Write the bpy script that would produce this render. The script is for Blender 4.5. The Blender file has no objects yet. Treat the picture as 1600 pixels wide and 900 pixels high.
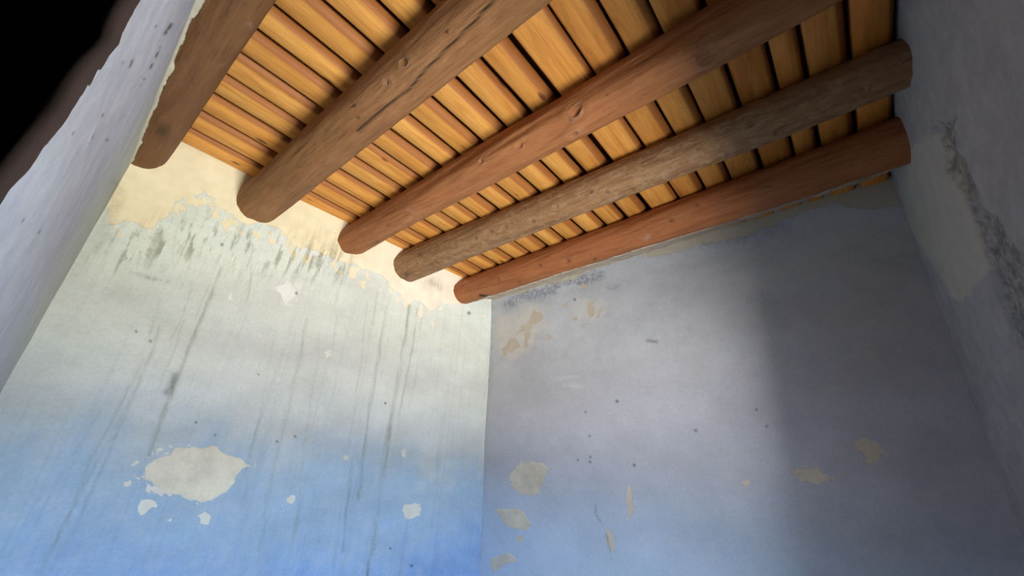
import bpy, math, random
import numpy as np
from mathutils import Matrix, Vector

# ------------------------------------------------------------------ camera
EYE = 1.55                                    # camera height above the floor
F_PX = 632.888                                # focal length in pixels of the 1600x900 frame
PITCH, ROLL, YAW = 0.42017613, 0.06562009, 0.86203115
def cam_axes():
    f = np.array([math.sin(YAW)*math.cos(PITCH), math.cos(YAW)*math.cos(PITCH), math.sin(PITCH)])
    r = np.array([math.cos(YAW), -math.sin(YAW), 0.0])
    u = np.cross(r, f)
    c, s = math.cos(ROLL), math.sin(ROLL)
    return np.array([c*r + s*u, -s*r + c*u, f])
CAM = cam_axes()
sc = bpy.context.scene
col = sc.collection
cam_d = bpy.data.cameras.new('camera')
cam_d.sensor_width = 36.0
cam_d.lens = 36.0*F_PX/1600.0
cam_d.clip_start = 0.01
cam = bpy.data.objects.new('camera', cam_d)
m = Matrix.Identity(4)
for i in range(3):
    m[i][0] = CAM[0][i]; m[i][1] = CAM[1][i]; m[i][2] = -CAM[2][i]
m[2][3] = EYE
cam.matrix_world = m
col.objects.link(cam)
sc.camera = cam

# ------------------------------------------------------------------ world: open sky above, sunlit earth below the horizon
SKY = (0.58, 0.75, 0.94); GROUND = (1.62, 1.63, 1.60)
world = bpy.data.worlds.new('daylight'); sc.world = world
world.use_nodes = True
wn = world.node_tree.nodes; wl = world.node_tree.links
wn.clear()
w_out = wn.new('ShaderNodeOutputWorld'); w_bg = wn.new('ShaderNodeBackground')
w_tc = wn.new('ShaderNodeTexCoord'); w_sep = wn.new('ShaderNodeSeparateXYZ'); w_rmp = wn.new('ShaderNodeValToRGB')
w_add = wn.new('ShaderNodeMath'); w_add.operation = 'MULTIPLY_ADD'; w_add.inputs[1].default_value = 0.5; w_add.inputs[2].default_value = 0.5
wl.new(w_tc.outputs['Generated'], w_sep.inputs[0]); wl.new(w_sep.outputs['Z'], w_add.inputs[0]); wl.new(w_add.outputs[0], w_rmp.inputs[0])
e = w_rmp.color_ramp.elements
e[0].position = 0.495; e[0].color = (*GROUND, 1); e[1].position = 0.505; e[1].color = (*SKY, 1)
wl.new(w_rmp.outputs[0], w_bg.inputs[0]); w_bg.inputs[1].default_value = 58.0
wl.new(w_bg.outputs[0], w_out.inputs[0])

# the window in wall_front (beside the camera, below the frame) lets the daylight in
WIN_X0, WIN_X1, WIN_Z0, WIN_Z1 = 0.36, 1.26, -0.48, 0.37          # inner face; z relative to the eye
WIN_XO = 1.06                                                     # its right jamb is splayed: outer face
YD = -0.35; WALL_T = 0.53
port_d = bpy.data.lights.new('window_daylight_portal', 'AREA')
port_d.shape = 'RECTANGLE'; port_d.size = WIN_XO-WIN_X0; port_d.size_y = WIN_Z1-WIN_Z0
port_d.cycles.is_portal = True
port = bpy.data.objects.new('window_daylight_portal', port_d); col.objects.link(port)
port.location = ((WIN_X0+WIN_XO)/2, YD-WALL_T+0.01, (WIN_Z0+WIN_Z1)/2+EYE)
port.rotation_euler = (math.radians(90), 0, 0)        # -Z axis of the portal looks into the room (+y)

sc.cycles.adaptive_threshold = 0.02
sc.view_settings.view_transform = 'Standard'
sc.view_settings.look = 'None'
sc.view_settings.exposure = 0.0
sc.view_settings.gamma = 1.0
sc.view_settings.use_curve_mapping = False

# ------------------------------------------------------------------ helpers
def ray(px, py):
    q = np.array([(px-800.0)/F_PX, -(py-450.0)/F_PX, 1.0])
    return CAM.T @ q
def project(P):
    """world points (eye-relative) -> pixel coordinates in the 1600x900 frame"""
    q = P @ CAM.T
    d = np.maximum(q[..., 2], 1e-4)
    return 800 + F_PX*q[..., 0]/d, 450 - F_PX*q[..., 1]/d, q[..., 2]
def sstep(a, b, x):
    t = np.clip((x-a)/(b-a), 0, 1); return t*t*(3-2*t)

def _hash(ix, iy, seed):
    h = (ix.astype(np.int64)*374761393 + iy.astype(np.int64)*668265263 + seed*1274126177) & 0xffffffff
    h = ((h ^ (h >> 13))*1103515245) & 0xffffffff
    h = ((h ^ (h >> 16))*69069) & 0xffffffff
    return ((h >> 8) & 0xffff)/65535.0
def vnoise(x, y, seed=0):
    x = np.asarray(x, float); y = np.asarray(y, float)
    ix = np.floor(x); iy = np.floor(y); fx = x-ix; fy = y-iy
    fx = fx*fx*(3-2*fx); fy = fy*fy*(3-2*fy)
    a = _hash(ix, iy, seed); b = _hash(ix+1, iy, seed); c = _hash(ix, iy+1, seed); d = _hash(ix+1, iy+1, seed)
    return (a*(1-fx)+b*fx)*(1-fy) + (c*(1-fx)+d*fx)*fy
def fbm(x, y, seed=0, oct=4):
    s = 0; a = 0.5; t = 0
    for k in range(oct):
        s = s + a*vnoise(x*2**k, y*2**k, seed+k*17); t += a; a *= 0.5
    return s/t                                     # 0..1, mean 0.5

def seg_dist(X, Y, pts):
    """distance to a polyline, and the fraction along it"""
    best = np.full(np.shape(X), 1e9); tt = np.zeros(np.shape(X))
    n = len(pts)-1
    for k in range(n):
        (x0, y0), (x1, y1) = pts[k][:2], pts[k+1][:2]
        dx, dy = x1-x0, y1-y0
        t = np.clip(((X-x0)*dx+(Y-y0)*dy)/(dx*dx+dy*dy+1e-9), 0, 1)
        d = np.hypot(X-x0-t*dx, Y-y0-t*dy)
        w = d < best
        best = np.where(w, d, best); tt = np.where(w, (k+t)/n, tt)
    return best, tt
def poly_sd(X, Y, pts):
    """signed distance to a polygon, positive inside"""
    d, _ = seg_dist(X, Y, list(pts)+[pts[0]])
    ins = np.zeros(np.shape(X), bool)
    n = len(pts)
    for k in range(n):
        x0, y0 = pts[k]; x1, y1 = pts[(k+1) % n]
        c = ((y0 > Y) != (y1 > Y)) & (X < (x1-x0)*(Y-y0)/((y1-y0) if y1 != y0 else 1e-9)+x0)
        ins ^= c
    return np.where(ins, d, -d)

def link(o, parent=None):
    col.objects.link(o)
    if parent is not None: o.parent = parent
    return o
def mesh_obj(name, verts, faces, mat, parent=None, smooth=True, attrs=None):
    """verts are eye-relative; the floor is z = 0 in the scene"""
    v = np.array(verts, float); v[:, 2] += EYE
    me = bpy.data.meshes.new(name)
    me.from_pydata(v.tolist(), [], faces if isinstance(faces, list) else faces.tolist())
    if smooth: me.polygons.foreach_set('use_smooth', [True]*len(me.polygons))
    for k, a in (attrs or {}).items():
        at = me.attributes.new(k, 'FLOAT_COLOR', 'POINT')
        buf = np.ones((len(v), 4), np.float32); buf[:, :3] = a
        at.data.foreach_set('color', buf.ravel())
    me.materials.append(mat); me.update()
    return link(bpy.data.objects.new(name, me), parent)
def tag(o, label=None, cat=None, kind=None, group=None):
    if label: o['label'] = label
    if cat: o['category'] = cat
    if kind: o['kind'] = kind
    if group: o['group'] = group
    return o
def box(name, x0, x1, y0, y1, z0, z1, mat, parent=None):
    v = [(x, y, z) for x in (x0, x1) for y in (y0, y1) for z in (z0, z1)]
    f = [(0, 1, 3, 2), (4, 6, 7, 5), (0, 4, 5, 1), (2, 3, 7, 6), (0, 2, 6, 4), (1, 5, 7, 3)]
    return mesh_obj(name, v, f, mat, parent, smooth=False)

# ------------------------------------------------------------------ materials
def new_mat(name, rough=0.9):
    mt = bpy.data.materials.new(name); mt.use_nodes = True
    nt = mt.node_tree; b = nt.nodes['Principled BSDF']
    b.inputs['Roughness'].default_value = rough
    b.inputs['Specular IOR Level'].default_value = 0.25
    return mt, nt, b
class N:
    """terse node wiring"""
    def __init__(s, nt): s.nt = nt
    def node(s, t, **kw):
        n = s.nt.nodes.new(t)
        for k, v in kw.items(): setattr(n, k, v)
        return n
    def put(s, sock, v):
        if hasattr(v, 'is_linked') or hasattr(v, 'links'): s.nt.links.new(v, sock)
        else: sock.default_value = v
    def math(s, op, a, b=0.0, c=0.0, clamp=False):
        n = s.node('ShaderNodeMath', operation=op, use_clamp=clamp)
        for i, v in enumerate((a, b, c)): s.put(n.inputs[i], v)
        return n.outputs[0]
    def mix(s, f, a, b, mode='MIX'):
        n = s.node('ShaderNodeMix', data_type='RGBA', blend_type=mode)
        s.put(n.inputs[0], f)
        s.put(n.inputs[6], (*a, 1) if isinstance(a, tuple) and len(a) == 3 else a)
        s.put(n.inputs[7], (*b, 1) if isinstance(b, tuple) and len(b) == 3 else b)
        return n.outputs[2]
    def ramp(s, v, stops):
        n = s.node('ShaderNodeValToRGB'); s.put(n.inputs[0], v)
        els = n.color_ramp.elements
        while len(els) < len(stops): els.new(0.5)
        for el, (p, c) in zip(els, stops):
            el.position = p; el.color = (*c, 1) if len(c) == 3 else c
        return n.outputs[0]
    def smooth(s, v, a, b):
        n = s.node('ShaderNodeMapRange', interpolation_type='SMOOTHSTEP')
        s.put(n.inputs[0], v); n.inputs[1].default_value = a; n.inputs[2].default_value = b
        return n.outputs[0]
    def coords(s, scale=(1, 1, 1), loc=None, kind='Object'):
        tc = s.node('ShaderNodeTexCoord'); mp = s.node('ShaderNodeMapping')
        s.nt.links.new(tc.outputs[kind], mp.inputs[0]); mp.inputs['Scale'].default_value = scale
        if loc is not None: s.put(mp.inputs['Location'], loc)
        return mp.outputs[0]
    def noise(s, vec, scale, detail=4, rough=0.55, dist=0.0):
        n = s.node('ShaderNodeTexNoise')
        s.put(n.inputs['Vector'], vec); n.inputs['Scale'].default_value = scale
        n.inputs['Detail'].default_value = detail; n.inputs['Roughness'].default_value = rough
        n.inputs['Distortion'].default_value = dist
        return n.outputs[0]
    def bump(s, h, strength, dist, normal=None):
        n = s.node('ShaderNodeBump'); n.inputs['Strength'].default_value = strength; n.inputs['Distance'].default_value = dist
        s.put(n.inputs['Height'], h)
        if normal is not None: s.put(n.inputs['Normal'], normal)
        return n.outputs[0]
    def attr(s, name):
        n = s.node('ShaderNodeAttribute', attribute_name=name); return n.outputs['Color']
    def sep(s, c):
        n = s.node('ShaderNodeSeparateColor'); s.put(n.inputs[0], c); return n.outputs

def wall_material(name, grime, hole, streak_axis, runs=0.05, run_w=0.1):
    """limewashed mud plaster: 'paint' holds the wash's colour, 'fields' the bared plaster, the grime and the dark marks"""
    mt, nt, b = new_mat(name, 0.92); n = N(nt)
    co = n.coords()
    paint = n.attr('paint'); r, g, bl = n.sep(n.attr('fields'))[0:3]
    fine = n.noise(co, 85, 3, 0.65); mid = n.noise(co, 14, 4, 0.6); edge = n.noise(co, 38, 4, 0.7, 0.6)
    sc_ = tuple(0.35 if i == streak_axis else 22.0 for i in range(3))
    run = n.noise(n.coords(sc_), 2.2, 3, 0.6)
    brush = n.noise(n.coords((2.5, 2.5, 38)), 1.6, 2, 0.6)
    wash = n.mix(n.math('MULTIPLY', n.smooth(brush, 0.42, 0.75), 0.22), paint, n.mix(1.0, paint, (0.86, 0.92, 1.0), 'MULTIPLY'))
    wash = n.mix(n.math('MULTIPLY', n.smooth(mid, 0.3, 0.75), 0.16), wash, (0.70, 0.70, 0.68))
    wash = n.mix(n.math('MULTIPLY', n.smooth(run, 0.50, 0.68), runs), wash, n.mix(1.0, wash, (0.80, 0.81, 0.78), 'MULTIPLY'))
    wash = n.mix(n.math('MULTIPLY', n.smooth(run, 0.42, 0.25), 0.7*runs), wash, n.mix(1.0, wash, (1.18, 1.14, 1.08), 'MULTIPLY'))
    blotch = n.noise(co, 5.5, 4, 0.68, 0.8)
    wash = n.mix(n.math('MULTIPLY', n.smooth(blotch, 0.50, 0.66), 0.28), wash, n.mix(1.0, wash, (0.84, 0.88, 0.92), 'MULTIPLY'))
    spk = n.math('MULTIPLY_ADD', fine, 0.30, 0.85)
    wash = n.mix(1.0, wash, spk, 'MULTIPLY')
    # bared plaster
    f = n.smooth(n.math('ADD', r, n.math('MULTIPLY', n.math('SUBTRACT', edge, 0.5), 0.55)), 0.46, 0.54)
    bare = n.attr('bare'); pl = n.mix(n.smooth(mid, 0.25, 0.8), bare, n.mix(1.0, bare, (0.88, 0.87, 0.85), 'MULTIPLY'))
    c1 = n.mix(f, wash, pl)
    # water runs and grime: only where the field allows
    gr = n.math('MULTIPLY', g, n.smooth(n.math('ADD', n.math('MULTIPLY', edge, 1-run_w), n.math('MULTIPLY', run, run_w)), 0.33, 0.62), clamp=True)
    c2 = n.mix(gr, c1, n.mix(1.0, c1, grime, 'MULTIPLY'))
    c3 = n.mix(n.math('MULTIPLY', bl, 1.0, clamp=True), c2, hole)
    n.put(b.inputs['Base Color'], c3)
    h = n.math('ADD', n.math('MULTIPLY', fine, 0.35), n.math('MULTIPLY', mid, 0.6))
    h = n.math('SUBTRACT', h, n.math('MULTIPLY', f, 0.7))
    h = n.math('SUBTRACT', h, n.math('MULTIPLY', bl, 1.2))
    n.put(b.inputs['Normal'], n.bump(h, 0.55, 0.004))
    return mt

def plain_plaster(name, colr, bump=0.5):
    mt, nt, b = new_mat(name, 0.95); n = N(nt); co = n.coords()
    a = n.noise(co, 9, 5, 0.6); c = n.noise(co, 70, 5, 0.65)
    x = n.mix(n.smooth(a, 0.3, 0.72), colr, tuple(v*0.8 for v in colr))
    x = n.mix(1.0, x, n.math('MULTIPLY_ADD', c, 0.3, 0.85), 'MULTIPLY')
    n.put(b.inputs['Base Color'], x)
    n.put(b.inputs['Normal'], n.bump(n.math('ADD', a, n.math('MULTIPLY', c, 0.5)), bump, 0.004))
    return mt

def plank_material():
    mt, nt, b = new_mat('sawn_pine', 0.62); n = N(nt)
    b.inputs['Specular IOR Level'].default_value = 0.35
    info = n.node('ShaderNodeObjectInfo')
    rnd = info.outputs['Random']
    loc = n.node('ShaderNodeCombineXYZ'); n.put(loc.inputs[0], n.math('MULTIPLY', rnd, 37.0)); n.put(loc.inputs[1], n.math('MULTIPLY', rnd, 11.0))
    co = n.coords((0.8, 7.0, 7.0), loc.outputs[0])
    grain = n.noise(co, 2.6, 6, 0.6, 1.1); fineg = n.noise(n.coords((3.0, 120.0, 120.0), loc.outputs[0]), 1.6, 4, 0.6)
    base = n.ramp(grain, [(0.24, (0.40, 0.155, 0.040)), (0.44, (0.62, 0.295, 0.082)), (0.60, (0.70, 0.36, 0.115)), (0.80, (0.52, 0.22, 0.060))])
    base = n.mix(n.math('MULTIPLY', n.smooth(fineg, 0.42, 0.75), 0.38), base, (0.30, 0.11, 0.025))
    tone = n.ramp(rnd, [(0.0, (0.86, 0.80, 0.72)), (0.35, (1.0, 1.0, 1.0)), (0.7, (1.05, 0.96, 0.85)), (1.0, (0.92, 0.93, 0.95))])
    base = n.mix(1.0, base, tone, 'MULTIPLY')
    # dark red along the waney edges
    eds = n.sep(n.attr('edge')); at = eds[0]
    base = n.mix(eds[1], base, n.mix(1.0, base, (0.90, 0.72, 0.58), 'MULTIPLY'))  # whole boards reddened and darkened: paints in the shade of the dim end
    blot = n.noise(n.coords((2.2, 9.0, 9.0), loc.outputs[0]), 1.5, 5, 0.65, 0.4)
    base = n.mix(n.math('MULTIPLY', n.smooth(blot, 0.52, 0.72), 0.38), base, (0.34, 0.125, 0.035))
    base = n.mix(n.math('MULTIPLY', n.smooth(blot, 0.46, 0.30), 0.30), base, (0.78, 0.46, 0.17))
    base = n.mix(n.math('MULTIPLY', n.smooth(n.math('ADD', at, n.math('MULTIPLY', n.math('SUBTRACT', grain, 0.5), 0.5)), 0.30, 0.72), 0.85), base, (0.23, 0.070, 0.020))
    # knots
    vo = n.node('ShaderNodeTexVoronoi', feature='F1'); n.put(vo.inputs['Vector'], n.coords((4.6, 11.0, 11.0), loc.outputs[0])); vo.inputs['Scale'].default_value = 1.0
    sepc = n.sep(vo.outputs['Color'])[0]
    kd = n.math('ADD', vo.outputs['Distance'], n.math('MULTIPLY', n.math('SUBTRACT', grain, 0.5), 0.10))
    kn = n.math('MULTIPLY', n.math('SUBTRACT', 1.0, n.smooth(kd, 0.06, 0.15)), n.math('GREATER_THAN', sepc, 0.30))
    base = n.mix(n.math('MULTIPLY', kn, 0.85), base, (0.10, 0.032, 0.010))
    base = n.mix(1.0, base, (1.20, 1.20, 0.92), 'MULTIPLY')
    n.put(b.inputs['Base Color'], base)
    n.put(b.inputs['Normal'], n.bump(n.math('ADD', grain, n.math('MULTIPLY', fineg, 0.5)), 0.35, 0.003))
    return mt

def log_material(name, c_lo, c_mid, c_hi, mud=0.25, mottle=0.0, mottle_col=(0.30, 0.20, 0.13)):
    """peeled log; attribute 'marks': r dark checks and knots, g pale scars"""
    mt, nt, b = new_mat(name, 0.7); n = N(nt)
    b.inputs['Specular IOR Level'].default_value = 0.3
    lo = n.noise(n.coords((14, 1.2, 14)), 1.3, 6, 0.6, 0.8)
    fi = n.noise(n.coords((90, 6, 90)), 1.2, 5, 0.65)
    bl = n.noise(n.coords((7, 5, 7)), 1.4, 5, 0.65)
    base = n.ramp(lo, [(0.28, c_lo), (0.5, c_mid), (0.75, c_hi)])
    base = n.mix(n.math('MULTIPLY', n.smooth(fi, 0.46, 0.74), 0.55), base, tuple(c*0.5 for c in c_lo))
    sp = n.noise(n.coords((22, 9, 22)), 1.5, 5, 0.7, 0.6)
    base = n.mix(n.math('MULTIPLY', n.smooth(sp, 0.60, 0.72), 0.6), base, tuple(c*0.42 for c in c_lo))
    base = n.mix(n.math('MULTIPLY', n.smooth(sp, 0.38, 0.26), 0.45), base, tuple(min(1, c*1.3+0.03) for c in c_hi))
    base = n.mix(n.math('MULTIPLY', n.smooth(bl, 0.5, 0.72), mud), base, tuple(min(1, c*1.25) for c in c_hi))
    if mottle:
        mo = n.noise(n.coords((30, 16, 30)), 1.3, 6, 0.72, 0.5)
        base = n.mix(n.math('MULTIPLY', n.smooth(mo, 0.47, 0.60), mottle), base, mottle_col)
        base = n.mix(n.math('MULTIPLY', n.smooth(mo, 0.36, 0.28), 0.5*mottle), base, tuple(c*0.4 for c in c_lo))
    mk = n.sep(n.attr('marks'))
    base = n.mix(mk[1], base, (0.46, 0.36, 0.27))
    base = n.mix(mk[0], base, (0.035, 0.018, 0.010))
    n.put(b.inputs['Base Color'], base)
    hh = n.math('ADD', n.math('MULTIPLY', lo, 0.7), n.math('MULTIPLY', fi, 0.5))
    hh = n.math('SUBTRACT', n.math('ADD', hh, n.math('MULTIPLY', bl, 0.5)), mk[0])
    n.put(b.inputs['Normal'], n.bump(n.math('SUBTRACT', hh, n.math('MULTIPLY', sp, 0.6)), 0.85, 0.007))
    return mt

M_BACK = wall_material('washed_plaster_back', (0.50, 0.50, 0.43), (0.045, 0.035, 0.025), 2, 0.30, 0.65)
M_RIGHT = wall_material('washed_plaster_right', (0.50, 0.52, 0.58), (0.06, 0.045, 0.04), 2)
M_LEFT = wall_material('washed_plaster_left', (0.50, 0.50, 0.46), (0.05, 0.04, 0.03), 2)
M_FRONT = wall_material('washed_plaster_front', (0.40, 0.40, 0.38), (0.10, 0.09, 0.085), 2)
M_PATCH = plain_plaster('repair_plaster', (0.80, 0.75, 0.62), 0.3)
M_PATCH_TAN = plain_plaster('tan_plaster', (0.74, 0.68, 0.57), 0.3)
M_CRUST = plain_plaster('plaster_crust', (0.56, 0.52, 0.40), 0.8)
M_MUD = plain_plaster('mud_packing', (0.52, 0.43, 0.33), 0.8)
M_GREY = plain_plaster('grey_plaster', (0.36, 0.37, 0.39))
M_EARTH = plain_plaster('earth_floor', (0.52, 0.44, 0.35))
M_BLOCKER = plain_plaster('light_blocker', (0.40, 0.33, 0.25))  # for the added wall outside that holds back low daylight
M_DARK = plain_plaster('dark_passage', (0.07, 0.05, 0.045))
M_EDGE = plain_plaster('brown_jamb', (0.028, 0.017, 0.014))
M_DECK = plain_plaster('roof_deck', (0.16, 0.055, 0.025))
M_PLANK = plank_material()
M_LOG = [log_material('log_dark_brown', (0.123, 0.053, 0.018), (0.176, 0.079, 0.029), (0.209, 0.099, 0.038), 0.2),
         log_material('log_brown', (0.190, 0.082, 0.029), (0.275, 0.125, 0.046), (0.323, 0.159, 0.066), 0.3),
         log_material('log_red_brown', (0.257, 0.090, 0.029), (0.351, 0.133, 0.045), (0.408, 0.172, 0.066), 0.25),
         log_material('log_weathered', (0.180, 0.086, 0.035), (0.266, 0.133, 0.057), (0.342, 0.185, 0.087), 0.2, 0.55, (0.399, 0.249, 0.133)),
         log_material('log_red', (0.257, 0.082, 0.027), (0.361, 0.125, 0.042), (0.399, 0.155, 0.059), 0.2)]
M_KNOT, _nt, _b = new_mat('dark_knot', 0.8)
_n = N(_nt); _k = _n.noise(_n.coords((1, 1, 1)), 60, 4, 0.6)
_n.put(_b.inputs['Base Color'], _n.mix(_k, (0.022, 0.010, 0.005), (0.075, 0.032, 0.014)))
M_RIM, _nt, _b = new_mat('knot_rim', 0.75)
_n = N(_nt); _k = _n.noise(_n.coords((1, 1, 1)), 70, 4, 0.6)
_n.put(_b.inputs['Base Color'], _n.mix(_k, (0.30, 0.15, 0.07), (0.50, 0.33, 0.20)))

# ------------------------------------------------------------------ room geometry (eye-relative metres)
FLOOR = -EYE
Z_PL = 1.315                                     # underside of the ceiling planks
def yA(x): return 2.25 - 0.05*x                  # wall_back
def xB(z): return 2.245 + 0.055*(1.285-z)        # wall_right leans outward a little at its foot
def xC(y): return -0.014 - 0.036*(2.25-y)        # wall_left

def und(u, v, seed, amp=0.010):
    return amp*(fbm(u*1.7, v*1.7, seed, 3)-0.5)*2 + 0.0035*(fbm(u*9, v*9, seed+5, 3)-0.5)*2
def P_back(x, z):
    cove = 0.035*sstep(1.17, 1.33, z)**1.5
    return np.stack([x, yA(x)-und(x, z, 11)-cove, z], -1)
def P_right(y, z):
    bend = sstep(1.16, 1.34, z)
    return np.stack([xB(z)-und(y, z, 23)-0.035*bend, y, z], -1)
def P_left(y, z):
    return np.stack([xC(y)+0.6*und(y, z, 37, 0.006), y, z], -1)
def P_front(x, z):
    return np.stack([x, YD+und(x, z, 51, 0.012), z], -1)

def grid_faces(nu, nv, keep=None):
    i = np.arange((nu-1)*(nv-1)); a = (i // (nv-1))*nv + i % (nv-1)
    f = np.stack([a, a+1, a+nv+1, a+nv], 1)
    return f if keep is None else f[keep]
def shell(name, P, faces, back, mat, attrs, flip=False):
    """the modelled face of a wall plus its sides, drawn back along 'back'"""
    if flip: faces = faces[:, ::-1]
    e = np.concatenate([faces[:, [k, (k+1) % 4]] for k in range(4)])
    key = np.sort(e, 1); code = key[:, 0].astype(np.int64)*len(P)+key[:, 1]
    u, idx, cnt = np.unique(code, return_index=True, return_counts=True)
    be = e[idx[cnt == 1]]
    bv = np.unique(be); mp = {int(b): len(P)+k for k, b in enumerate(bv)}
    P2 = np.concatenate([P, back(P[bv]) if callable(back) else P[bv]+np.array(back)])
    sides = [[int(b), int(a), mp[int(a)], mp[int(b)]] for a, b in be]
    at = {k: np.concatenate([v, v[bv]]) for k, v in attrs.items()}
    o = mesh_obj(name, P2, faces.tolist()+sides, mat, None, True, at)
    return tag(o, kind='structure')

def add_max(a, b): return np.maximum(a, b)
def ragged(px, py, poly, soft, amp=9.0, seed=77):
    jx = amp*2*(fbm(px/9, py/9, seed, 4)-0.5); jy = amp*2*(fbm(px/9, py/9, seed+9, 4)-0.5)
    return poly_sd(px+jx, py+jy, poly)/soft
# ---------------- wall_back (the bright washed wall)
us = np.arange(-0.10, 2.46, 0.0048); vs = np.concatenate([np.linspace(FLOOR-0.05, -0.78, 24)[:-1], np.arange(-0.78, 1.385, 0.0048)])
U, V = np.meshgrid(us, vs, indexing='ij'); U = U.ravel(); V = V.ravel()
P = P_back(U, V); px, py, dep = project(P)
ww = fbm(U*2.2, V*2.2, 101, 4)-0.5; w2 = fbm(U*7, V*5, 131, 4)-0.5; wx = fbm(U*14, V*1.0, 151, 4)-0.5
zz = V + 0.26*ww + 0.06*w2 + 0.16*wx
top = np.array([0.60, 0.62, 0.545]); midc = np.array([0.55, 0.595, 0.60]); blue = np.array([0.33, 0.475, 0.64]); deep = np.array([0.22, 0.36, 0.64])
t1 = sstep(0.85, 0.20, zz)[:, None]; t2 = sstep(0.20, -0.22, zz)[:, None]; t3 = sstep(-0.20, -0.62, zz)[:, None]
paint = top*(1-t1)+midc*t1; paint = paint*(1-t2)+blue*t2; paint = paint*(1-t3)+deep*t3
gr_l = sstep(0.75, 0.15, U)*sstep(0.1, 0.5, V)                     # algae-green tinge towards the left corner
paint = paint*(1-0.35*gr_l[:, None]) + np.array([0.46, 0.52, 0.40])*0.35*gr_l[:, None]
paint = paint*(1+0.16*sstep(0.9, 1.9, U)*sstep(0.0, 0.3, V))[:, None]        # lighter towards the corner: brightness put into the wash's colour
patchy = (fbm(U*5, V*9, 171, 4)-0.5)[:, None]
paint = np.clip(paint*(1+0.30*patchy), 0, 1)
# cream band of bare plaster under the planks: its lower edge, in photo pixels
band = [(120, 350), (165, 345), (185, 348), (240, 350), (262, 335), (275, 315), (300, 305), (320, 300), (340, 318), (360, 338), (385, 350), (420, 355), (450, 370),
        (470, 392), (500, 392), (540, 415), (570, 425), (600, 432), (625, 462), (632, 482), (650, 470), (675, 487), (690, 470), (720, 482), (735, 465), (770, 470), (900, 500)]
bx = np.array([b[0] for b in band], float); by = np.array([b[1] for b in band], float)
edge_y = np.interp(px, bx, by) + 26*(fbm(px/14, py/14, 201, 5)-0.5)
r = np.clip(0.5 + (edge_y-py)/26.0, 0, 1.2)
r = add_max(r, np.exp(-((py-edge_y-14)/18)**2)*sstep(0.50, 0.70, fbm(px/9, py/13, 207, 4))*0.75)       # flakes hanging on below the band
r = np.where(px < 170, r*0 + np.clip(0.5+(305-py)/60, 0, 1.0), r)

for poly in ([(428, 450), (440, 446), (450, 440), (456, 448), (465, 453), (460, 465), (446, 475), (440, 463)],
             [(310, 806), (320, 799), (329, 806), (326, 818), (313, 817)], [(450, 780), (456, 775), (463, 781), (457, 788)],
             [(510, 552), (516, 549), (519, 556), (513, 559)], [(193, 755), (206, 750), (204, 755), (196, 758)],
             [(216, 800), (224, 782), (240, 782), (247, 792), (232, 797), (222, 803)], [(205, 725), (214, 720), (215, 726)],
             [(628, 706), (633, 704), (633, 711), (629, 711)], [(536, 715), (543, 714), (543, 719), (537, 719)],
             [(260, 812), (269, 808), (267, 814)], [(357, 462), (360, 455), (362, 470), (358, 470)], [(628, 800), (632, 790), (655, 788), (655, 806), (640, 812)]):
    r = add_max(r, np.clip(0.60+ragged(px, py, poly, 10.0, 5), 0, 1))
big = [(222, 742), (240, 716), (275, 700), (325, 699), (358, 710), (398, 727), (372, 743), (348, 769), (312, 788), (278, 773), (238, 760)]
sdp = -poly_sd(px, py, big)
spat = np.exp(-(np.maximum(sdp, 0)/16)**2)*sstep(0.50, 0.66, fbm(px/7, py/6, 211, 4))*(0.55+0.45*sstep(330, 230, px))
r = add_max(r, 0.9*spat)                              # spatter round the repair
g = np.zeros_like(U); bl = np.zeros_like(U)
runs = [([(345, 420), (325, 470), (300, 530), (275, 590), (255, 650), (235, 715)], 5, 9, 0.75), ([(290, 500), (262, 570), (245, 610)], 3, 4, 0.5),
        ([(640, 478), (628, 560), (612, 650), (600, 740), (585, 830), (575, 900)], 4, 7, 1.0), ([(652, 482), (640, 570), (622, 650)], 1.5, 2.5, 0.8),
        ([(660, 492), (652, 560), (640, 640)], 1.5, 2, 0.7), ([(590, 455), (580, 520), (560, 640), (545, 760), (535, 860)], 3, 5, 0.55),
        ([(605, 440), (600, 500), (585, 600), (570, 700), (560, 780)], 3, 4, 0.6), ([(575, 470), (565, 560), (545, 700), (520, 890)], 2, 4, 0.5),
        ([(480, 500), (468, 560), (450, 640), (432, 720), (418, 780), (405, 890)], 4, 6, 0.6), ([(435, 500), (415, 600), (395, 700), (378, 800)], 3, 4, 0.35),
        ([(250, 510), (235, 560), (205, 620), (170, 690), (130, 760), (85, 850), (60, 900)], 4, 7, 0.75), ([(225, 560), (180, 650), (140, 720), (110, 800)], 4, 5, 0.55),
        ([(200, 640), (165, 720), (125, 800), (80, 890)], 3, 6, 0.55), ([(160, 640), (120, 700), (70, 790), (20, 880)], 3, 5, 0.35),
        ([(330, 440), (315, 470), (305, 500)], 3, 3, 0.9), ([(300, 440), (285, 500), (265, 530)], 3, 3, 0.6), ([(250, 470), (240, 500), (232, 520)], 4, 4, 0.8),
        ([(395, 380), (393, 430), (385, 470)], 4, 3, 0.7), ([(275, 360), (268, 410), (250, 430)], 5, 3, 0.5), ([(500, 520), (490, 600), (475, 700), (455, 890)], 3, 5, 0.3),
        ([(640, 800), (625, 900)], 4, 6, 0.5), ([(690, 620), (685, 760), (680, 890)], 4, 6, 0.22), ([(530, 430), (522, 520), (505, 640)], 3, 4, 0.35)]
for pts, w0, w1, amt in runs:
    d, t = seg_dist(px + 7*(fbm(px/9, py/40, 301, 3)-0.5), py, pts)
    w = 0.62*(w0+(w1-w0)*t)
    g = add_max(g, 0.85*amt*np.exp(-(d/w)**2)*(0.15+1.3*fbm(px/5, py/45, 311, 3)))
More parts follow.
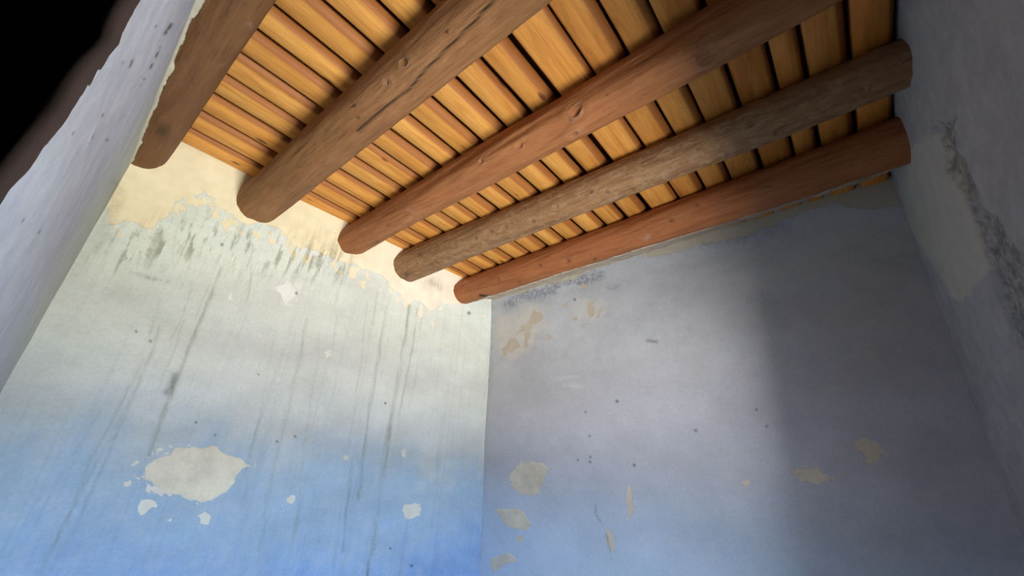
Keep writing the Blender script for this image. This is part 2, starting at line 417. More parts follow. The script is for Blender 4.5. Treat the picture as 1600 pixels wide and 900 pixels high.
# scraped, flaked zone just under the cream band
d, t = seg_dist(px, py, [(190, 395), (260, 375), (320, 372), (380, 385), (450, 400), (520, 408)])
scr = np.exp(-(d/30)**2)*sstep(0.50, 0.66, fbm((px+0.45*py)/7.0, (py-0.2*px)/26.0, 321, 4))
g = add_max(g, 1.35*scr)
d, t = seg_dist(px, py, [(120, 430), (150, 390), (170, 345), (185, 300)])
g = add_max(g, 0.75*np.exp(-(d/13)**2)*(0.4+0.9*fbm(px/12, py/12, 331, 3)))
d, t = seg_dist(px, py, [(205, 425), (235, 435), (265, 440)]); g = add_max(g, 0.7*np.exp(-(d/3.5)**2))
d, t = seg_dist(px, py, [(672, 440), (688, 448)]); g = add_max(g, 0.7*np.exp(-(d/8)**2))
d, t = seg_dist(px, py, [(274, 588), (262, 612)]); bl = add_max(bl, 0.55*np.exp(-(d/7)**2)*(0.4+fbm(px/6, py/6, 341, 3)))
for x, y, s in [(235, 533, 3.2), (463, 458, 2.6), (306, 660, 2.2), (433, 690, 2.6), (461, 682, 2.4), (602, 630, 2.4), (347, 382, 3.2), (336, 680, 2), (213, 518, 2.6), (733, 489, 3.5), (404, 585, 1.8), (610, 857, 2), (643, 884, 3)]:
    bl = add_max(bl, 0.85*np.exp(-((px-x)**2+(py-y)**2)/(0.45*s*s+1)))
bw = sstep(40, 70, py-edge_y)[:, None]; cr = sstep(0.7, 1.7, U)[:, None]; bare = (np.array([0.74, 0.65, 0.43])*(1-cr)+np.array([0.88, 0.80, 0.64])*cr)*(1-bw)+np.array([0.74, 0.75, 0.70])*bw
fields = np.stack([np.clip(r, 0, 1), np.clip(g, 0, 1), np.clip(bl, 0, 1)], 1)
wall_back = shell('wall_back', P, grid_faces(len(us), len(vs)), (0, 0.3, 0), M_BACK, {'bare': bare, 'paint': paint, 'fields': fields}, flip=True)
tag(wall_back, 'bright blue washed plaster wall with cream band under the log ends', None)

# ---------------- wall_right (the dim wall that runs along the last log)
us = np.arange(-0.50, 2.24, 0.0056); vs = np.concatenate([np.linspace(FLOOR-0.05, -0.80, 24)[:-1], np.arange(-0.80, 1.38, 0.0056)])
U, V = np.meshgrid(us, vs, indexing='ij'); U = U.ravel(); V = V.ravel()
P = P_right(U, V); px, py, dep = project(P)
ww = fbm(U*1.8, V*1.8, 401, 4)-0.5; w2 = fbm(U*5, V*7, 411, 4)-0.5
zz = V+0.22*ww+0.10*w2
top = np.array([0.43, 0.43, 0.45]); midc = np.array([0.47, 0.48, 0.54]); blue = np.array([0.46, 0.57, 0.72])
t1 = sstep(0.75, 0.15, zz)[:, None]; t2 = sstep(0.12, -0.45, zz)[:, None]
paint = top*(1-t1)+midc*t1; paint = paint*(1-t2)+blue*t2
paint = np.clip(1.10*paint*(1+0.24*(fbm(U*4, V*6, 421, 5)-0.5)[:, None]), 0, 1)
r = np.zeros_like(U); g = np.zeros_like(U); bl = np.zeros_like(U)
for poly, k in [([(828, 502), (834, 482), (846, 490), (847, 500), (832, 508), (827, 522), (824, 542), (819, 542), (821, 517), (807, 522), (814, 510)], 4), ([(786, 546), (794, 530), (806, 529), (809, 541), (798, 551), (788, 557)], 6),
             ([(916, 472), (927, 471), (929, 490), (920, 497)], 4), ([(933, 486), (939, 481), (937, 495), (932, 495)], 4), ([(905, 447), (915, 442), (917, 450), (908, 453)], 5),
             ([(852, 525), (858, 523), (863, 530), (856, 533)], 5), ([(880, 478), (886, 470), (887, 480), (882, 483)], 4), ([(893, 498), (902, 497), (903, 502), (895, 503)], 4),
             ([(979, 765), (986, 758), (988, 780), (990, 798), (983, 812), (980, 795)], 6), ([(945, 824), (955, 830), (960, 855), (957, 868), (951, 850)], 6),
             ([(1157, 753), (1170, 750), (1177, 757), (1163, 763)], 7), ([(1240, 735), (1262, 730), (1290, 735), (1304, 750), (1280, 752), (1250, 752)], 16),
             ([(1330, 685), (1360, 688), (1385, 708), (1360, 722), (1345, 705)], 18), ([(805, 840), (817, 838), (820, 846), (808, 848)], 7)]:
    r = add_max(r, np.clip(0.54+ragged(px, py, poly, 1.8*k, min(10, k)), 0, 1))
paint0 = paint
for pts, w in (([(868, 594), (885, 589), (905, 588)], 2.5), ([(880, 602), (910, 604)], 2.5), ([(1293, 676), (1310, 674)], 1.6), ([(815, 505), (830, 480)], 3), ([(925, 497), (940, 488)], 2.5)):
    d, t = seg_dist(px, py, pts); k_ = (0.35*np.exp(-(d/w)**2)*(0.4+fbm(px/5, py/5, 425, 3)))[:, None]; paint = paint*(1-k_)+np.array([0.72, 0.70, 0.66])*k_
k_ = (0.75*np.clip(0.5+ragged(px, py, [(772, 490), (800, 492), (822, 480), (850, 480), (852, 505), (830, 545), (800, 560), (780, 552)], 16, 12, 83), 0, 1))[:, None]; paint = paint*(1-k_)+np.array([0.58, 0.53, 0.46])*k_
k_ = (0.5*np.clip(0.4+ragged(px, py, [(900, 465), (945, 470), (942, 502), (890, 508)], 14, 10, 85), 0, 1))[:, None]; paint = paint*(1-k_)+np.array([0.60, 0.57, 0.53])*k_
# mud plaster packed against the log: lower edge in photo pixels
cx = np.array([760, 800, 860, 900, 930, 980, 1040, 1100, 1160, 1220, 1300, 1360, 1400, 1450], float)
cy = np.array([470, 462, 448, 436, 420, 408, 400, 385, 372, 350, 318, 330, 322, 300], float)
r = add_max(r, 0.85*np.clip(0.5+(np.interp(px, cx, cy)+16*(fbm(px/30, py/16, 431, 3)-0.5)-py)/24, 0, 1))
d, t = seg_dist(px, py, [(795, 472), (825, 462), (850, 456), (900, 440), (935, 430)]); g = add_max(g, 1.25*np.exp(-(d/(4+9*fbm(px/22, py/60, 445, 3)))**2)*sstep(0.25, 0.6, fbm(px/16, py/7, 441, 4)))
d, t = seg_dist(px, py, [(950, 450), (968, 447)]); g = add_max(g, 0.6*np.exp(-(d/4)**2))
d, t = seg_dist(px, py, [(1100, 385), (1180, 370), (1230, 352)]); g = add_max(g, 0.45*np.exp(-(d/9)**2))
d, t = seg_dist(px, py, [(768, 480), (764, 560), (757, 660), (750, 780), (745, 900)]); g = add_max(g, 0.4*np.exp(-(d/6)**2))
d, t = seg_dist(px+8*(fbm(px/20, py/20, 449, 3)-0.5), py, [(930, 780), (934, 805), (946, 828), (952, 860), (957, 880), (964, 900)]); g = add_max(g, 0.8*np.exp(-(d/1.6)**2)*sstep(0.35, 0.6, fbm(px/8, py/14, 447, 3)))
d, t = seg_dist(px, py, [(1012, 532), (1026, 534)]); bl = add_max(bl, 0.5*np.exp(-(d/2.5)**2))
for x, y, s in [(964, 627, 3.2), (921, 681, 2), (922, 714, 2.2), (922, 722, 2.4), (991, 727, 3), (1087, 673, 3), (898, 468, 2.5), (1198, 666, 2.2), (1182, 640, 2), (903, 719, 2), (915, 644, 1.5)]:
    bl = add_max(bl, 0.85*np.exp(-((px-x)**2+(py-y)**2)/(0.45*s*s+1)))
fields = np.stack([np.clip(r, 0, 1), np.clip(g, 0, 1), np.clip(bl, 0, 1)], 1)
wall_right = shell('wall_right', P, grid_faces(len(us), len(vs)), (0.3, 0, 0), M_RIGHT, {'bare': np.array([0.54, 0.47, 0.37])+sstep(600, 720, py)[:, None]*np.array([0.18, 0.19, 0.19]), 'paint': paint, 'fields': fields})
tag(wall_right, 'dim greyish blue plaster wall with tan flaked spots beneath the last log', None)

# ---------------- wall_front (dark wall at the right edge, with the window that lights the room)
us = np.concatenate([np.arange(-0.30, WIN_X0-0.01, 0.05), np.arange(WIN_X0, 2.42, 0.0074)])
us[int(np.argmin(abs(us-WIN_X1)))] = WIN_X1
vs = np.concatenate([np.linspace(FLOOR-0.02, WIN_Z0, 16)[:-1], np.arange(WIN_Z0, -0.31, 0.03), np.arange(-0.3, WIN_Z1-0.005, 0.0125), np.arange(WIN_Z1, 1.39, 0.0074)])
U, V = np.meshgrid(us, vs, indexing='ij'); Ug, Vg = U, V; U = U.ravel(); V = V.ravel()
P = P_front(U, V); px, py, dep = project(P)
rough_band = [(1462, 190), (1490, 185), (1500, 235), (1545, 330), (1600, 400), (1660, 500), (1660, 680), (1600, 560), (1560, 470), (1530, 370), (1505, 300), (1470, 240)]
sd = poly_sd(px, py, rough_band) + 26*(fbm(px/34, py/34, 501, 4)-0.5)
hollow = np.where(dep > 0.05, sstep(-4, 8, sd), 0)
P[:, 1] -= hollow*0.012*(0.5+fbm(U*24, V*24, 511, 4)) 
pale = [(1392, 250), (1470, 205), (1500, 270), (1535, 370), (1545, 420), (1500, 478), (1478, 455), (1440, 390), (1412, 335)]
r = np.where(dep > 0.05, np.clip(0.5+(poly_sd(px, py, pale)+14*(fbm(px/22, py/22, 521, 3)-0.5))/40, 0, 1), 0)
paint = np.tile(np.array([0.29, 0.30, 0.315]), (len(U), 1))*(1+0.22*(fbm(U*4, V*4, 531, 4)-0.5))[:, None]
g = np.clip(0.95*hollow*(0.45+0.9*fbm(px/14, py/14, 541, 3)), 0, 1)
for pts, w in (([(1465, 200), (1490, 215), (1485, 265), (1500, 280)], 9), ([(1500, 275), (1530, 350), (1545, 400)], 6), ([(1575, 395), (1600, 430)], 11), ([(1570, 460), (1600, 540)], 9)):
    d, t = seg_dist(px, py, pts); g = add_max(g, np.where(dep > 0.05, 1.0*np.exp(-(d/w)**2)*(0.4+0.9*fbm(px/9, py/9, 551, 3)), 0))
fields = np.stack([r, np.clip(g, 0, 1), 0*r], 1)
fu = (Ug[:-1, :-1]+Ug[1:, 1:])/2; fv = (Vg[:-1, :-1]+Vg[1:, 1:])/2
keep = ~((fu > WIN_X0) & (fu < WIN_X1) & (fv > WIN_Z0) & (fv < WIN_Z1)).ravel()
def front_back(Q):
    Q = Q+np.array([0, -WALL_T, 0])
    j = (abs(Q[:, 0]-WIN_X1) < 0.005) & (Q[:, 2] > WIN_Z0-0.01) & (Q[:, 2] < WIN_Z1+0.01)
    Q[j, 0] = WIN_XO
    return Q
wall_front = shell('wall_front', P, grid_faces(len(us), len(vs), keep), front_back, M_FRONT, {'bare': np.tile(np.array([0.42, 0.425, 0.40]), (len(U), 1)), 'paint': paint, 'fields': fields})
tag(wall_front, 'dark grey plaster wall with a pale bare patch and rough hollow', None)

# ---------------- wall_left: a thin plastered partition that ends at an open doorway beside the camera
edge_px = [(232, -26), (215, 0), (202, 28), (192, 45), (187, 66), (180, 78), (163, 92), (148, 108), (125, 143), (103, 178), (60, 236), (0, 312), (-60, 395), (-120, 480)]
YJ = 0.60                                        # the partition ends here
ez, ex = [], []
for a, b in edge_px:
    w = ray(a, b)/ray(a, b)[1]; ez.append(YJ*w[2]); ex.append(YJ*w[0])
o_ = np.argsort(ez); ez = np.array(ez)[o_]; ex = np.array(ex)[o_]
vs = np.concatenate([np.linspace(FLOOR-0.02, -0.12, 20)[:-1], np.arange(-0.12, 1.385, 0.005)])
tu = np.linspace(0, 1, 420)**1.25
Y0 = YJ + 0*vs
LINTEL = 0.66
T, V = np.meshgrid(tu, vs, indexing='ij')
Yg = Y0[None, :]*(1-T)+2.36*T
U = Yg.ravel(); V = V.ravel()
P = P_left(U, V); px, py, dep = project(P)
d_edge = (Yg-Y0[None, :]).ravel()
P[:, 0] += (np.interp(V, ez, ex)-xC(YJ)+0.0012*(fbm(V*45, V*0, 601, 3)-0.5))*(1-sstep(0.0, 0.7, d_edge))   # bulging, worn edge
paint = np.tile(np.array([0.30, 0.31, 0.355]), (len(U), 1))
tg = sstep(1.2, 2.1, U)[:, None]*0.75
paint = paint*(1-tg)+np.array([0.42, 0.45, 0.37])*tg
tb = sstep(0.5, 0.05, V+0.15*(fbm(U*3, V*3, 611, 3)-0.5))[:, None]*0.5
paint = paint*(1-tb)+np.array([0.35, 0.42, 0.51])*tb
paint = np.clip(paint*(1+0.14*(fbm(U*4, V*5, 621, 4)-0.5)[:, None]), 0, 1)
r = 0.9*np.clip(0.5+(V-1.09-0.02*(fbm(U*12, V*12, 631, 3)-0.5))/0.03, 0, 1)
g = np.zeros_like(U); bl = np.zeros_like(U)
d, t = seg_dist(px, py, [(185, 290), (165, 345), (140, 395), (118, 430)]); g = add_max(g, 1.0*np.exp(-(d/11)**2))
for pts, w, a in (([(250, 75), (240, 95), (232, 112), (218, 134)], 1.8, 0.9), ([(267, 38), (258, 52)], 2.8, 0.9), ([(207, 90), (202, 103)], 2.5, 0.7), ([(190, 96), (188, 106)], 2.6, 0.4), ([(143, 200), (130, 221)], 2.2, 0.8)):
    d, t = seg_dist(px, py, pts); bl = add_max(bl, a*np.exp(-(d/w)**2)*sstep(0.38, 0.58, fbm(px/6, py/6, 641, 3)))
for x, y, s in [(157, 179, 3.2), (105, 205, 3), (167, 219, 2.6), (243, 40, 2), (57, 361, 2.6), (29, 342, 2.2)]:
    bl = add_max(bl, 0.85*np.exp(-((px-x)**2+(py-y)**2)/(0.45*s*s+1)))
fields = np.stack([np.clip(r, 0, 1), np.clip(g, 0, 1), np.clip(bl, 0, 1)], 1)
wall_left = shell('wall_left', P, grid_faces(len(tu), len(vs)), (-0.0015, 0, 0), M_LEFT, {'bare': np.tile(np.array([0.60, 0.58, 0.46]), (len(U), 1)), 'paint': paint, 'fields': fields})
tag(wall_left, 'pale grey plaster strip of wall beside the dark doorway', None)
# raw brown edge of the partition: a jamb board behind the plaster
jv, jf = [], []
zs = np.linspace(FLOOR, 1.36, 150); yj = np.full(150, YJ+0.001); xj = np.interp(zs, ez, ex)
for k, z in enumerate(zs):
    xw = xj[k]-0.0005; wv = 0.003*math.sin(z*23)+0.002*math.sin(z*61)
    jv += [(xw+0.001, yj[k]-0.004, z), (xw-0.008, yj[k]-0.005+0.3*wv, z), (xw-0.016, yj[k]+0.006+wv, z), (xw-0.020, yj[k]+0.016, z), (xw-0.020, yj[k]+0.10, z), (xw, yj[k]+0.10, z)]
for k in range(len(zs)-1):
    for q in range(6):
        a = k*6+q; b_ = k*6+(q+1) % 6
        jf.append((a, b_, b_+6, a+6))
jf += [tuple(range(6)), tuple(range(len(jv)-6, len(jv)))]
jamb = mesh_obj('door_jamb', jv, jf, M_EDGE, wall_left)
# lintel over that doorway and the stub beyond it
box('lintel', -0.130, -0.090, YD-0.1, 0.72, LINTEL, 1.385, M_GREY, wall_left)
box('wall_stub', -0.135, -0.095, YD-0.1, -0.22, FLOOR, LINTEL, M_GREY, wall_left)

# ---------------- dark passage behind the doorway, floor
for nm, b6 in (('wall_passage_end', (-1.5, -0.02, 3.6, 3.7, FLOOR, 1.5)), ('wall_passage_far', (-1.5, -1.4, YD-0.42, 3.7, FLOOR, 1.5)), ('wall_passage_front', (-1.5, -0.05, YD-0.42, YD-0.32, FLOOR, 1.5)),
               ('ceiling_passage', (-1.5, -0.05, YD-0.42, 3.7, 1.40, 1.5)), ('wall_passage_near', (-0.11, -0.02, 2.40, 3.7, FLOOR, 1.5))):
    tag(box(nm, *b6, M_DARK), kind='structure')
tag(box('wall_light_blocker', -18, 20, -7.3, -7.0, FLOOR, 0.12, M_BLOCKER), kind='structure')     # added, unseen: blocks low light coming in at the window
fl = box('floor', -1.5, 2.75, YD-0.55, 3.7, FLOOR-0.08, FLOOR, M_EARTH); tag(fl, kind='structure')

# ------------------------------------------------------------------ ceiling: deck with sawn planks nailed across the logs
deck = box('ceiling', -0.16, 2.62, YD-0.55, 2.58, Z_PL+0.062, Z_PL+0.14, M_DECK)
tag(deck, 'ceiling of sawn pine planks laid across the logs', None, 'structure')
bounds = [-0.365, -0.245, -0.125, -0.035, 0.090, 0.222, 0.342, 0.470, 0.622, 0.757, 0.890, 1.025, 1.172, 1.305, 1.450, 1.602, 1.742, 1.898, 2.055, 2.205]
rng = random.Random(5)
for k, y1 in enumerate(bounds):
    y0 = bounds[k-1] if k else -0.46
    gap = rng.uniform(0.010, 0.014) if y1 < 0.65 else rng.uniform(0.022, 0.034)
    a0, a1 = y0+gap, y1                            # y0 side faces the camera
    dim_tone_k = min(1.0, max(0.0, (0.95-y1)/0.9))*rng.uniform(0.75, 1.0)+rng.uniform(0, 0.22)      # boards redder towards the dim end: its shade put into the colour
    th = rng.uniform(0.046, 0.056); wane = rng.uniform(0.006, 0.024)
    wn_ = rng.uniform(0.004, 0.010)
    dz = rng.uniform(-0.002, 0.004); sk = rng.uniform(-0.006, 0.006)
    # section (y, z): up the side that faces the room's dark end, across the sawn face, up the far side
    sec = [(a0, th), (a0-0.001, th*0.62), (a0+wane*0.30, th*0.28), (a0+wane*0.75, th*0.07), (a0+wane+0.006, 0.0),
           ((a0+a1)/2+0.01, -0.0008), (a1-wn_-0.004, 0.0), (a1-wn_*0.4, th*0.10), (a1, th*0.35), (a1, th)]
    ed = [1, 1, 0.95, 0.75, 0.42, 0.05, 0.0, 0.25, 0.6, 1]
    nx = 70; xs = np.linspace(-0.14, 2.58, nx)
    vv = []; eattr = []
    for x in xs:
        wob = 0.006*(fbm(x*1.6+k*9.1, k*3.3, 701, 3)-0.5)*2
        for (y, z), e_ in zip(sec, ed):
            fr = (y-a0)/(a1-a0)
            vv.append((x, y+wob*(1-fr)*(1 if e_ < 1 else 0.6)+0.5*wob*fr+sk*(x-1.2)*0.4, Z_PL+dz+z+0.0015*(fbm(x*5, y*20, 705+k, 2)-0.5)))
            eattr.append((e_, dim_tone_k, 0.0))
    ns = len(sec); ff = []
    for i in range(nx-1):
        for q in range(ns):
            a = i*ns+q; b_ = i*ns+(q+1) % ns
            ff.append((a, a+ns, b_+ns, b_))
    ff += [tuple(range(ns)), tuple(range(len(vv)-1, len(vv)-ns-1, -1))]
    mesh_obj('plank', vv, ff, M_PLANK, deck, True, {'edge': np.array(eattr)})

# ------------------------------------------------------------------ the five log beams
# x at the back wall, x at the front wall, radius at back, radius at front, roughness, seed
LOGS = [dict(x=(-0.002, -0.010), r=(0.096, 0.096), rough=0.004, seed=801, label='dark brown log beam half buried in plaster along the left wall'),
        dict(x=(0.484, 0.498), r=(0.105, 0.078), rough=0.005, seed=811, label='brown log beam split by a long crack, second from the left wall'),
        dict(x=(1.013, 0.962), r=(0.090, 0.083), rough=0.007, seed=821, label='reddish brown log beam with large dark knots, middle one of the five'),
        dict(x=(1.417, 1.419), r=(0.100, 0.077), rough=0.006, seed=831, label='rough mottled greyish log beam between the knotty log and the last log'),
        dict(x=(1.946, 1.808), r=(0.095, 0.092), rough=0.005, seed=841, label='smooth red log beam running along the top of the dim right wall')]
def log_axis(L, y):
    t = (2.2-y)/2.55
    r = L['r'][0]+(L['r'][1]-L['r'][0])*t
    bx_ = 0.010*(vnoise(y*1.3+L['seed'], y*0, L['seed'])-0.5)
    return L['x'][0]+(L['x'][1]-L['x'][0])*t+bx_, Z_PL+0.006-r, r
def log_radius(L, Y, T):
    r_ = log_axis(L, Y)[2]; ca, sa = np.cos(T), np.sin(T)      # periodic noise: a circle through noise space
    nz = fbm(ca*1.2+Y*1.1+5, sa*1.2+Y*0.9, L['seed'], 3)-0.5
    nf = fbm(ca*7+3*Y+31, sa*7+5*Y, L['seed']+3, 3)-0.5
    return r_ + 2.2*L['rough']*nz*2 + L['rough']*0.55*nf*2
def ray_log(L, a, b):
    w = ray(a, b)
    for s in np.linspace(0.3, 4.5, 4000):
        p = w*s
        cx_, cz_, r_ = log_axis(L, p[1])
        if abs(p[0]-cx_) > 0.2 or abs(p[2]-cz_) > 0.2: continue
        r_ = float(log_radius(L, np.array(p[1]), np.array(math.atan2(p[2]-cz_, p[0]-cx_))))
        if (p[0]-cx_)**2+(p[2]-cz_)**2 < r_*r_:
            nrm = np.array([p[0]-cx_, 0, p[2]-cz_]); return p, nrm/np.linalg.norm(nrm)
    return None
MARKS = {1: dict(cracks=[([(772, 0), (745, 30), (700, 75), (660, 115), (640, 140), (600, 170), (575, 190), (560, 205)], 2.2)], dark=[(555, 165, 4), (561, 183, 4), (700, 50, 4)], pale=[(607, 127, 8)]),
         0: dict(cracks=[], dark=[(255, 205, 16), (430, 20, 3)], pale=[(390, 40, 5)]),
         2: dict(cracks=[], dark=[(665, 360, 3), (607, 352, 3), (712, 245, 4), (590, 378, 3)], pale=[(905, 205, 4), (640, 335, 9), (820, 248, 4), (540, 385, 3), (1118, 78, 9)]),
         3: dict(cracks=[], dark=[(745, 372, 3), (770, 362, 3), (635, 430, 8), (655, 397, 4), (1135, 240, 4), (1210, 208, 4), (950, 300, 5), (835, 345, 4), (925, 300, 4)], pale=[(960, 310, 8), (1140, 235, 12), (1180, 220, 9), (1040, 270, 7)]),
         4: dict(cracks=[([(750, 462), (775, 466), (800, 456)], 2.2)], dark=[(1090, 322, 4), (930, 405, 4), (1050, 345, 4), (845, 415, 3), (780, 437, 3), (812, 442, 2.5), (858, 438, 5)], pale=[(1010, 370, 6), (1008, 382, 3), (725, 440, 5)])}
KNOTS = {1: [(631, 97, 0.016), (604, 129, 0.012)], 2: [(1104, 87, 0.034), (899, 173, 0.024), (895, 210, 0.018), (812, 228, 0.013), (752, 252, 0.012), (766, 240, 0.008)],
         3: [(986, 297, 0.017), (869, 323, 0.013), (1175, 193, 0.015), (809, 353, 0.010), (1158, 200, 0.009)], 4: [(885, 408, 0.022), (922, 397, 0.012), (1198, 290, 0.012)]}
NA = 88; yr = np.arange(YD-0.22, 2.44, 0.0075)
th = np.linspace(0, 2*np.pi, NA, endpoint=False)
for li, L in enumerate(LOGS):
    Yg, Tg = np.meshgrid(yr, th, indexing='ij')
    cx_, cz_, r_ = log_axis(L, Yg)
    ca, sa = np.cos(Tg), np.sin(Tg)
    R_ = log_radius(L, Yg, Tg)
    Pg = np.stack([cx_+R_*ca, Yg, cz_+R_*sa], -1).reshape(-1, 3)
    px, py, dep = project(Pg)
    dark = np.zeros(len(Pg)); pale_ = np.zeros(len(Pg)); ok = dep > 0.1
    mk = MARKS[li]
    for pts, w in mk['cracks']:
        d, t = seg_dist(px, py, pts); dark = add_max(dark, np.exp(-(d/w)**2))
    under = (Pg[:, 2] < (cz_.ravel()+0.5*r_.ravel())) & ok
    crk = dark*under
    nrm = np.stack([ca.ravel(), 0*ca.ravel(), sa.ravel()], 1)
    hits = [(kx_, ky_, kr, ray_log(L, kx_, ky_)) for kx_, ky_, kr in KNOTS.get(li, [])]
    for kx_, ky_, kr, hit in hits:
        if hit is not None:
            dk = np.linalg.norm((Pg-hit[0])*np.array([1, 0.8, 1]), axis=1); Pg = Pg-nrm*(0.30*kr*np.exp(-(dk/(0.75*kr))**4)-0.12*kr*np.exp(-((dk-1.5*kr)/(0.6*kr))**2))[:, None]
    Pg = Pg-nrm*(0.007*crk)[:, None]
    for x, y, s in mk['dark']: dark = add_max(dark, 0.75*0.85*np.exp(-((px-x)**2+(py-y)**2)/(0.45*s*s+1)))
    for x, y, s in mk['pale']: pale_ = add_max(pale_, 0.45*sstep(0.42, 0.6, fbm(px/4, py/4, 875, 3))*np.exp(-((px-x)**2+(py-y)**2)/(s*s))*(0.3+fbm(px/5, py/5, 871, 3)))
    Pg[:, 2] = np.minimum(Pg[:, 2], Z_PL-0.003)    # hewn flat on top where the planks bear
    nr = len(yr)
    i, j = np.meshgrid(np.arange(nr-1), np.arange(NA), indexing='ij'); j2 = (j+1) % NA
    f = np.stack([i*NA+j, (i+1)*NA+j, (i+1)*NA+j2, i*NA+j2], -1).reshape(-1, 4)[:, ::-1]
    ff = f.tolist() + [list(range(NA)), list(range((nr-1)*NA, nr*NA))[::-1]]
    root = bpy.data.objects.new('roof_log', None); col.objects.link(root)
    root.location = (L['x'][0], 1.0, EYE+Z_PL-0.2)
    tag(root, L['label'], 'beam', None, 'log beams under the plank ceiling')
    o = mesh_obj('trunk', Pg, ff, M_LOG[li], root, True, {'marks': np.stack([np.clip(dark*under, 0, 1), np.clip(pale_*under, 0, 1), 0*dark], 1)})
    o.matrix_parent_inverse = Matrix.Translation(-Vector(root.location))
    for kx_, ky_, kr, hit in hits:
        if hit is None: continue
        p, nv = hit
        t1_ = np.array([0, 1.0, 0]); t2_ = np.cross(nv, t1_)
        prof = [(1.5, -0.0040), (1.2, 0.0006), (1.0, 0.0018), (0.84, 0.0012), (0.70, -0.0040)]
        kv, kf = [], []; ns = 20
        for rr, hh in prof:
            for q in range(ns):
                a = 2*math.pi*q/ns; wob = 1+0.14*math.sin(2*a+kx_)+0.10*math.sin(3*a+ky_)
                kv.append(p+nv*(hh*kr/0.02)+(t1_*math.cos(a)*1.25+t2_*math.sin(a)*0.9)*rr*kr*wob)
        for s_ in range(len(prof)-1):
            for q in range(ns):
                a = s_*ns+q; b_ = s_*ns+(q+1) % ns; kf.append((a, b_, b_+ns, a+ns))
        kn = mesh_obj('knot', kv, kf, M_LOG[li], root, True, {'marks': np.tile(np.array([0.10, 0.10, 0]), (len(kv), 1))})
        kn.matrix_parent_inverse = Matrix.Translation(-Vector(root.location))
        cv = [p+nv*(-0.0005*kr/0.02)]; cf = []
        for rr, hh in ((0.40, 0.0012), (0.86, 0.0030)):
            for q in range(ns):
                a = 2*math.pi*q/ns; wob = 1+0.14*math.sin(2*a+kx_)+0.10*math.sin(3*a+ky_)
                cv.append(p+nv*((hh-0.003)*kr/0.02)+(t1_*math.cos(a)*1.25+t2_*math.sin(a)*0.9)*rr*kr*wob)
        for q in range(ns):
            q2 = (q+1) % ns
            cf += [(0, 1+q, 1+q2), (1+q, 1+ns+q, 1+ns+q2, 1+q2)]
        kc = mesh_obj('knot_core', cv, cf, M_KNOT, kn, True)
        kc.matrix_parent_inverse = Matrix.Translation(-Vector(root.location))

# ------------------------------------------------------------------ repair patches smeared on the washed walls
def hit_back(a, b):
    w = ray(a, b); s = 2.25/(w[1]+0.05*w[0]); return w[0]*s, w[2]*s
def hit_right(a, b):
    w = ray(a, b); s = (2.245+0.055*1.285)/(w[0]+0.055*w[2]); return w[1]*s, w[2]*s
def patch(pts, hit, surf, out, mat, parent, seed, thick=0.003):
    uv = np.array([hit(*p) for p in pts])
    c = uv.mean(0); n = 140
    seg = np.concatenate([uv, uv[:1]]); L_ = np.concatenate([[0], np.cumsum(np.hypot(*np.diff(seg, axis=0).T))])
    s = np.linspace(0, L_[-1], n, endpoint=False)
    o = np.stack([np.interp(s, L_, seg[:, 0]), np.interp(s, L_, seg[:, 1])], 1)
    jit = 1+0.34*(fbm(s*22, s*0, seed, 6)-0.5)
    o = c+(o-c)*jit[:, None]
    rings = [(0.0, 1.0), (0.35, 1.0), (0.65, 0.9), (0.85, 0.8), (0.95, 0.55), (1.0, -0.5)]
    vv = []
    for fr, h in rings:
        q = c+(o-c)*fr
        vv.append(surf(q[:, 0], q[:, 1])+np.array(out)*(thick*h*(1+0.5*(fbm(q[:, 0]*40, q[:, 1]*40, seed+1, 3)-0.5)))[:, None])
    vv = np.concatenate(vv); ff = []
    for k in range(len(rings)-1):
        for q in range(n):
            q2 = (q+1) % n
            ff.append((k*n+q, k*n+q2, (k+1)*n+q2, (k+1)*n+q))
    return mesh_obj('plaster_patch', vv, ff, mat, parent, True)
o = patch([(222, 742), (226, 730), (240, 716), (262, 710), (275, 700), (300, 697), (325, 699), (348, 702), (358, 710), (374, 716), (382, 723), (398, 727), (381, 733), (372, 743), (362, 757), (348, 769), (330, 781), (312, 788), (296, 781), (278, 773), (256, 769), (238, 760), (228, 752)],
      hit_back, P_back, (0, -1, 0), M_PATCH, wall_back, 901); o['label'] = 'wide cream oval of repair plaster'
for k, pts in enumerate(([(797, 752), (797, 740), (806, 728), (815, 721), (824, 724), (834, 720), (852, 722), (858, 732), (852, 744), (847, 760), (843, 772), (828, 777), (812, 773), (800, 766)],
                       [(774, 796), (788, 795), (803, 793), (818, 796), (822, 808), (832, 822), (818, 828), (800, 824), (784, 818), (778, 806)],
                       [(763, 884), (768, 872), (780, 866), (795, 865), (808, 870), (810, 878), (796, 879), (782, 886), (772, 895)])):
    patch(pts, hit_right, P_right, (-1, 0, 0), M_PATCH_TAN, wall_right, 911+k*7, 0.0025)

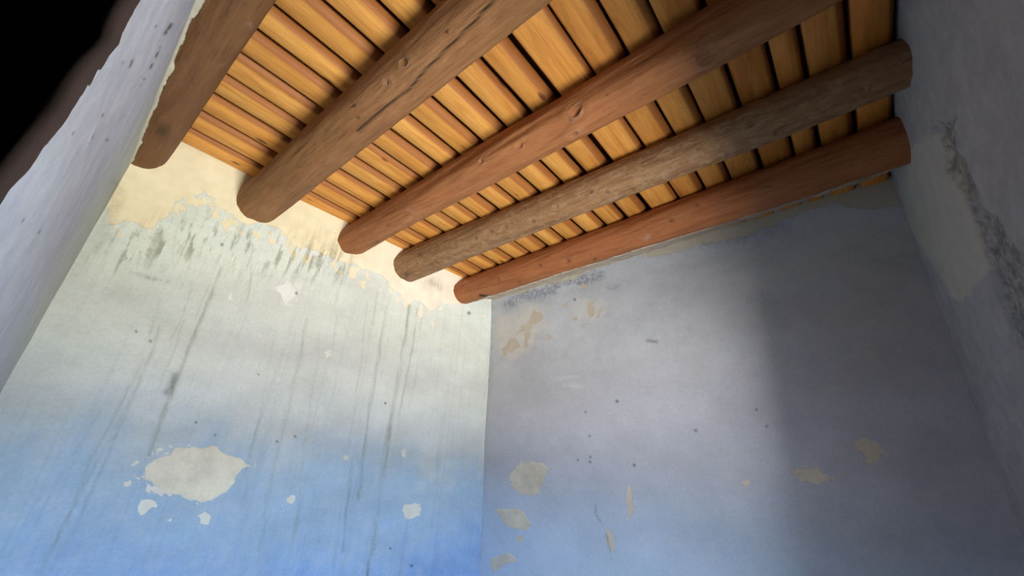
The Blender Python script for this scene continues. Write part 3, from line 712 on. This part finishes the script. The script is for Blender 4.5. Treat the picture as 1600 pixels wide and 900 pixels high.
# mud packed between the last log and the dim wall, scalloped along the log
L = LOGS[4]; mv, mf = [], []
ys = np.linspace(-0.34, 2.08, 420)
j1 = fbm(ys*19, ys*0, 931, 4); j2 = fbm(ys*34, ys*0+2, 933, 3)
for k, y in enumerate(ys):
    cx_, cz_, r_ = log_axis(L, y)
    tan = math.atan2(cz_, cx_)-math.asin(r_/math.hypot(cx_, cz_))     # sight line that grazes the log, as an elevation
    a = tan-math.pi/2+0.30-1.25*max(0, float(j1[k])-0.40)-0.25*(float(j2[k])-0.5)
    R = float(log_radius(L, np.array(y), np.array(a)))+0.001
    x0, z0 = cx_+R*math.cos(a), cz_+R*math.sin(a)
    zw = math.tan(tan)*2.19-0.006-0.016*float(j2[k])
    xw = float(P_right(np.array([y]), np.array([zw]))[0, 0])
    mv += [(x0-0.002, y, z0+0.006), (x0+0.004, y, z0-0.002), ((x0+xw)/2, y, (z0+zw)/2+0.012), (xw+0.004, y, zw), (xw+0.06, y, zw-0.004)]
for k in range(len(ys)-1):
    for q in range(4): mf.append((k*5+q, k*5+q+5, k*5+q+6, k*5+q+1))
o = mesh_obj('mud_packing', mv, mf, M_MUD, wall_right); o['label'] = 'ragged tan mud packed under the log'

# crumbling crust where the left wall's plaster laps onto the first log
cv, cf = [], []
ys = np.linspace(0.75, 2.215, 260)
L = LOGS[0]
for k, y in enumerate(ys):
    cx_, cz_, r_ = log_axis(L, y)
    xw = float(P_left(np.array([y]), np.array([1.1]))[0, 0])
    j = float(fbm(np.array([y*14]), np.array([0.0]), 921, 4)[0]); j2 = float(fbm(np.array([y*55]), np.array([3.0]), 923, 3)[0])
    dx = max(-0.999*r_, min(r_*0.9, xw+0.004-cx_))
    zc = cz_-math.sqrt(max(1e-6, r_*r_-dx*dx))       # where the wall face meets the log's underside
    lip = 0.004+0.010*max(0, j-0.42)*2.2
    xl = xw+lip+0.003*max(0, j2-0.5)
    dl = max(-0.999*r_, xl-cx_); zl = cz_-math.sqrt(max(1e-6, r_*r_-dl*dl))
    cv += [(xw-0.006, y, zc-0.012), (xw+0.003, y, zc-0.010), (xw+0.55*lip, y, (zc+zl)/2-0.006-0.003*j2), (xl, y, zl-0.003), (xl+0.001, y, zl+0.006)]
for k in range(len(ys)-1):
    for q in range(4): cf.append((k*5+q, k*5+q+1, k*5+q+6, k*5+q+5))
o = mesh_obj('plaster_crust', cv, cf, M_CRUST, wall_left, False); o['label'] = 'ragged cream plaster crust'
